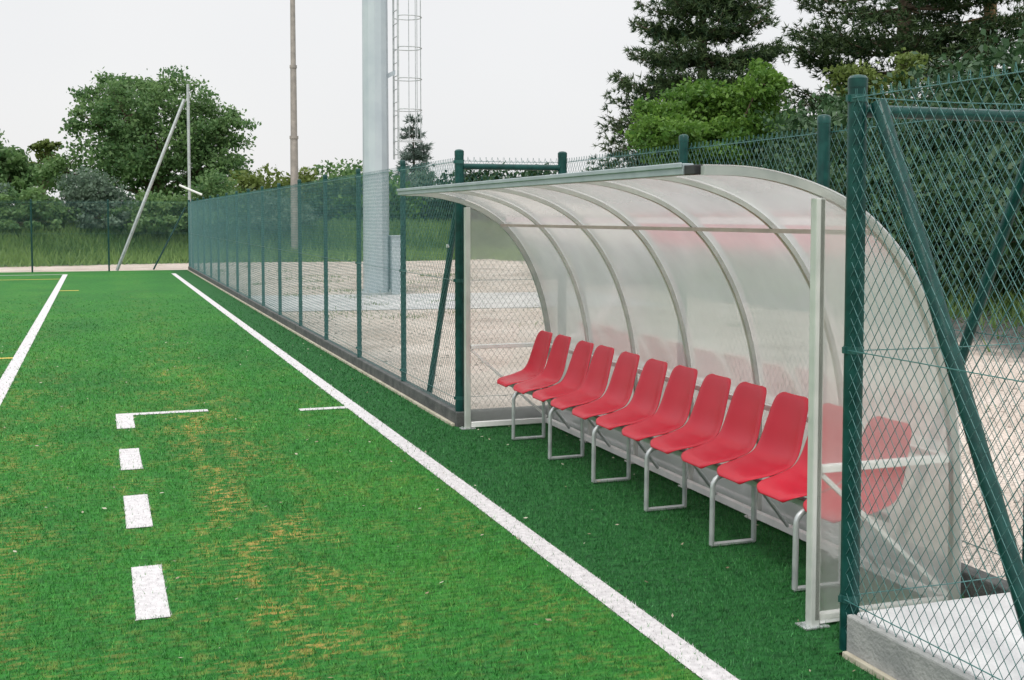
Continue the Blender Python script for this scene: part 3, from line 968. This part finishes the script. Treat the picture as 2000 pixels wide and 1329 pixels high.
# row of dark shrubs on the bank behind the far fence
sh_specs = [(-7.5, 48.2, 2.3, 'mid'), (-5.0, 48.6, 2.7, 'grey'), (-2.6, 48.0, 2.2, 'mid'), (-.2, 48.8, 2.5, 'grey'), (2.0, 48.2, 2.2, 'mid'), (4.3, 48.4, 2.7, 'mid'), (6.6, 48.4, 2.3, 'grey')]
lab = ['green shrub behind the far fence at the left edge', 'grey green shrub behind the far fence by its leftmost visible post', 'green shrub behind the far fence below the slender pale tree',
       'grey green shrub behind the far fence left of the big tree trunk', 'green shrub behind the far fence under the big tree', 'tall green shrub behind the foot of the net pole stay', 'grey green shrub just left of the far fence corner']
for i, (x, y, hh, kd) in enumerate(sh_specs):
    hh *= (.72, .9, .7, .95, .8, .88, .74)[i]
    tree('shrub', lab[i], TG, (x, y), [(-.8, 0, hh * .26, 1.25, hh * .34), (.7, .2, hh * .34, 1.3, hh * .40), (0, -.2, hh * .58, 1.05, hh * .40), (.1, -.9, hh * .16, 1.3, hh * .24)], 130, 9500, .10, M['leaf_' + kd], .06, .6, seed=20 + i, cat='shrub', cl_r=.2)
# yellow-green and grey shrubs right of the big tree, along the bank to the right
more = [(6.8, 52.5, 2.7, 'yellow', 'yellow green shrub at the right foot of the big round tree, above the fence top'),
        (8.7, 53.0, 2.6, 'yellow', 'yellow green shrub around the foot of the stepped pole'),
        (10.5, 52.5, 3.2, 'mid', 'green tree top left of the pale mast, above the long fence'),
        (12.0, 51.5, 2.5, 'bright', 'fresh green shrub hidden partly behind the pale mast'),
        (13.9, 52.0, 2.6, 'grey', 'grey green bush at the foot of the small blue conifer'),
        (15.6, 51.5, 2.7, 'dark', 'dark bush just left of the far bay corner post'),
        (17.3, 51.5, 2.8, 'dark', 'dark bush under the left half of the far top rail'),
        (19.3, 51.0, 2.8, 'dark', 'dark bush under the right half of the far top rail'),
        (21.8, 49.5, 2.8, 'grey', 'grey bush just right of the rear far bay post')]
for i, (x, y, hh, kd, lb) in enumerate(more):
    tree('shrub', lb, TG, (x, y), [(-.9, 0, hh * .30, 1.4, hh * .32), (.8, .2, hh * .36, 1.4, hh * .36), (0, -.2, hh * .58, 1.25, hh * .36)], 110, 5600, .14, M['leaf_' + kd], .07, .7, seed=40 + i, cat='shrub', cl_r=.19)

# conifers
def pine(name, label, loc, H, Rb, z_first, mt, bark, seed, n_lev, per, tuft, droop=.25, power=.8, trunk_r=.2, dens=1.0, gap=0.0, tufts=None):
    rg = np.random.default_rng(seed)
    x0, y0 = loc
    z0 = float(ground_z(np.array(x0), np.array(y0)))
    root = empty(name, (x0, y0, z0), label, 'tree', TG)
    tb = MB()
    tb.tube([(x0, y0, z0 - .2), (x0 + .05, y0, z0 + H * .45), (x0, y0, z0 + H)], [trunk_r * 1.2, trunk_r * .85, trunk_r * .12], 10)
    C, D = [], []
    for lv in range(n_lev):
        f = lv / (n_lev - 1)
        zz = z_first + (H - z_first) * f + rg.uniform(-.2, .2)
        rad = Rb * (1 - f) ** power + .25
        for j in range(per):
            if rg.uniform() < gap: continue
            a = rg.uniform(0, 2 * np.pi)
            ln = rad * rg.uniform(.6, 1.12)
            n_ = 7
            tt_ = np.linspace(0, 1, n_)
            px_ = x0 + np.cos(a) * ln * tt_
            py_ = y0 + np.sin(a) * ln * tt_
            pz_ = z0 + zz + ln * (-droop * tt_ + (droop + .12) * tt_ ** 2.4) + rg.uniform(-.05, .05)
            pts = np.stack([px_, py_, pz_], -1)
            tb.tube([tuple(p) for p in pts[::2]], [trunk_r * .22, trunk_r * .15, trunk_r * .1, trunk_r * .04], 5)
            m_ = max(3, int(ln * (tufts or 11) * dens))
            t_ = rg.uniform(.22, 1.0, m_) ** .8
            base = np.stack([np.interp(t_, tt_, pts[:, q]) for q in range(3)], -1)
            side = np.stack([-np.sin(a) * np.ones(m_), np.cos(a) * np.ones(m_), np.zeros(m_)], -1)
            lat = rg.normal(size=(m_, 1)) * (.10 + .16 * ln * (1 - .55 * t_[:, None]))
            base = base + side * lat + rg.normal(size=(m_, 3)) * np.array([.08, .08, .09])
            C.append(base)
            dd = np.stack([np.cos(a) * np.ones(m_), np.sin(a) * np.ones(m_), .55 * np.ones(m_)], -1) + side * np.sign(lat) * .5
            D.append(dd)
    tb.build('trunk', M[bark], root, smooth=True)
    C = np.concatenate(C); D = np.concatenate(D)
    k_ = 9
    n = len(C)
    dirs = D[:, None, :] * .7 + rg.normal(size=(n, k_, 3)) * .75
    dirs /= np.linalg.norm(dirs, axis=2, keepdims=True)
    wv = rg.normal(size=(n, k_, 3)); wv -= dirs * (dirs * wv).sum(2, keepdims=True); wv /= np.linalg.norm(wv, axis=2, keepdims=True)
    ln = tuft * rg.uniform(.6, 1.2, (n, k_, 1))
    b0 = C[:, None, :] + wv * tuft * .10
    b1 = C[:, None, :] - wv * tuft * .10
    tp = C[:, None, :] + dirs * ln
    P = np.stack([b0, b1, tp], 2).reshape(-1, 3)
    tint = np.repeat(np.clip(rg.normal(.45, .25, n), 0, 1), k_)
    link('crown', np_mesh('crown', P, np.arange(len(P)).reshape(-1, 3), tint), mt, root)
    return root
pine('pine_tree', 'tall dark conical pine behind the shelter roof', (16.1, 29.6), 10.2, 3.0, .3, M['needle'], 'bark', 3, 27, 12, .18, power=.64, trunk_r=.18, tufts=33)
pine('pine_tree', 'broad dark pine behind the top of the tall near fence post', (23.2, 30.0), 15, 4.3, 1.6, M['needle'], 'bark', 4, 22, 11, .22, droop=.18, power=.5, trunk_r=.24, gap=.18, tufts=27)
pine('pine_tree', 'tall pine with bare orange brown trunk at the upper right', (26.6, 30.2), 17, 4.2, 4.6, M['needle'], 'pine_bark', 5, 14, 8, .26, droop=.2, power=.6, trunk_r=.22, gap=.25, tufts=20)
pine('blue_conifer', 'small pale blue green conifer right of the mast, above the long fence', (15.3, 58.5), 5.2, 1.5, .6, M['needle_blue'], 'bark', 6, 13, 8, .30, power=.8, trunk_r=.1, tufts=12)
# bright broadleaf tree in front of the conical pine
br = px([(1380,215,62,50),(1300,250,62,45),(1455,230,60,55),(1480,165,34,34),(1250,285,60,40),(1420,275,80,45),(1340,300,90,40),(1500,280,50,45),(1440,180,40,30)], 1380, 537, .0128, 1.0)
tree('broadleaf_tree', 'bright fresh green broadleaf tree in front of the conical pine', TG, (14.0, 25.2), br, 380, 40000, .075, M['leaf_bright'], .13, 2.0, cl_r=.2, seed=8)
yl = px([(1590,200,42,50),(1625,250,45,50),(1570,285,45,45),(1640,180,30,36),(1610,310,60,40)], 1600, 480, .0125, .9)
tree('broadleaf_tree', 'sparse yellow green tree behind the tall near fence post', TG, (17.0, 22.9), yl, 150, 11000, .075, M['leaf_yellow'], .11, 2.2, cl_r=.22, seed=9)
# tall dark hedge of evergreens behind the bay on the right
hd = [(13.2, 11.2, 3.5), (13.6, 13.2, 3.6), (13.9, 15.4, 3.7), (14.2, 17.6, 3.6), (14.6, 19.8, 3.6), (15.0, 22.2, 3.3), (15.9, 25.0, 2.9), (13.0, 9.0, 3.5)]
hl = ['dark evergreen hedge bush right of the sloping brace at the right edge', 'dark evergreen hedge bush behind the sloping brace', 'dark evergreen hedge bush just right of the tall near post',
      'dark evergreen hedge bush seen between near post and shelter arch', 'dark evergreen hedge bush behind the near end of the shelter roof', 'dark evergreen hedge bush behind the second rear fence post',
      'dark evergreen hedge bush below the bright green tree', 'dark evergreen hedge bush beyond the right edge of the shelter bay']
for i, (x, y, hh) in enumerate(hd):
    tree('evergreen_bush', hl[i], TG, (x, y), [(0, -.7, hh * .35, 1.35, hh * .36), (.1, .7, hh * .38, 1.35, hh * .38), (.2, 0, hh * .66, 1.2, hh * .36), (-.5, 0, hh * .22, 1.1, hh * .26), (0, .9, hh * .2, 1.1, hh * .24), (0, -.9, hh * .2, 1.1, hh * .24)], 240, 24000, .085, M['leaf_dark'], .08, 1.2, seed=60 + i, cat='bush', cl_r=.2)
# low shrubs behind the bay fence, seen above the roof
for i, (x, y, hh, kd, lb) in enumerate([(13.0, 30.5, 2.0, 'mid', 'low green shrub below the left branches of the conical pine'), (12.6, 27.2, 1.9, 'bright', 'low bright shrub under the bright green tree, above the roof'), (14.4, 33.5, 2.4, 'dark', 'low dark shrub behind the rear bay fence, left of the pine')]):
    tree('shrub', lb, TG, (x, y), [(-.6, -.6, hh * .4, 1.1, hh * .4), (.5, .6, hh * .45, 1.2, hh * .42), (0, 0, hh * .65, 1.0, hh * .35)], 90, 6000, .10, M['leaf_' + kd], .05, .5, seed=80 + i, cat='shrub', cl_r=.2)

# tall weeds on the bank, ground cover
def weeds():
    n = 90000
    x = np.concatenate([RNG.uniform(-14, 24, n), RNG.uniform(9, 20, n)])
    y = np.concatenate([RNG.uniform(42.5, 51, n), RNG.uniform(2, 44, n)])
    d = verge_d(x, y)
    pr_ = np.where((d > -.5) & (d < 6), np.clip((d + .5) / 1.0, .1, 1), 0) * np.where((x > 9.5) & (y < 42), np.clip((d - .9) / .8, .02, 1), 1)
    kp = RNG.uniform(0, 1, len(x)) < pr_
    x, y = x[kp], y[kp]
    z = ground_z(x, y)
    v_, f_ = blades(np.stack([x, y], -1), .12, .5, .028, 1.0)
    v_ = v_.reshape(-1, 3, 3); v_[:, :, 2] += z[:, None]
    me_ = np_mesh('tall_grass', v_.reshape(-1, 3), f_, np.clip(RNG.normal(.45, .22, len(f_)) + .28 * np.sin(x * 1.3 + .7 * np.sin(y * 1.1)) * np.sin(y * .9 + x * .4) + np.where((d[kp] < 1.6) & (y > 42), .45, 0), 0, 1))
    tag(link('tall_grass', me_, M['weed']), kind='stuff')
weeds()
# loose stones on the gravel
def stones():
    n = 2600
    x = RNG.uniform(2.9, 10.5, n); y = RNG.uniform(2, 42, n)
    s = RNG.uniform(.008, .03, n)
    ico = np.array([(1,0,0),(-1,0,0),(0,1,0),(0,-1,0),(0,0,1),(0,0,-.4)], float)
    tri = np.array([(0,2,4),(2,1,4),(1,3,4),(3,0,4),(2,0,5),(1,2,5),(3,1,5),(0,3,5)])
    P = (ico[None] * RNG.uniform(.6, 1.3, (n, 6, 1)) * s[:, None, None]) * np.array([1, 1, .6]) + np.stack([x, y, np.full(n, -.028)], -1)[:, None]
    Fq = (tri[None] + (np.arange(n) * 6)[:, None, None]).reshape(-1, 3)
    k_ = ~((x < BAYX + .1) & (y < Y1 + .1))
    Fq = Fq.reshape(n, 8, 3)[k_].reshape(-1, 3)
    tag(link('loose_stones', np_mesh('loose_stones', P.reshape(-1, 3), Fq), M['stone']), kind='stuff')
stones()

# low dry weeds growing through the gravel in loose clumps
def gravel_weeds():
    cx_ = RNG.uniform(3.4, 10.0, 46); cy_ = RNG.uniform(6.0, 40, 46)
    k_ = (cx_ > BAYX + .3) | (cy_ > Y1 + .4)
    cx_, cy_ = cx_[k_], cy_[k_]
    n_ = 55
    r_ = RNG.uniform(.08, .4, len(cx_))
    x = (cx_[:, None] + RNG.normal(size=(len(cx_), n_)) * r_[:, None]).ravel()
    y = (cy_[:, None] + RNG.normal(size=(len(cx_), n_)) * r_[:, None]).ravel()
    keep = ~((x < BAYX + .1) & (y < Y1 + .1)) & (x > FX + .1)
    x, y = x[keep], y[keep]
    v_, f_ = blades(np.stack([x, y], -1), .03, .12, .006, 1.0, -.03)
    tag(link('dry_weeds', np_mesh('dry_weeds', v_, f_, RNG.uniform(.2, 1, len(f_))), M['leaf_yellow']), kind='stuff')
gravel_weeds()
# bits of leaf and grit blown onto the turf
def litter():
    n = 420
    x = RNG.uniform(-1.4, 3.3, n); y = RNG.uniform(3.0, 16, n)
    keep = ((x < 2.55) | ((y > Y0 + .1) & (y < Y1 - .1)))
    x, y = x[keep], y[keep]
    P, Fq = leaf_quads(np.stack([x, y, RNG.uniform(.018, .028, len(x))], -1), .016, .6, 1.6, .0)
    P = P.reshape(-1, 4, 3); P[:, :, 2] = .022 + (P[:, :, 2] - .022) * .4
    tag(link('leaf_litter', np_mesh('leaf_litter', P.reshape(-1, 3), Fq, RNG.uniform(0, 1, len(Fq))), M['litter']), kind='stuff')
M['litter'] = leaf_mat('litter', (0.20, 0.15, 0.07), (0.5, 0.48, 0.38), 0.1)
litter()
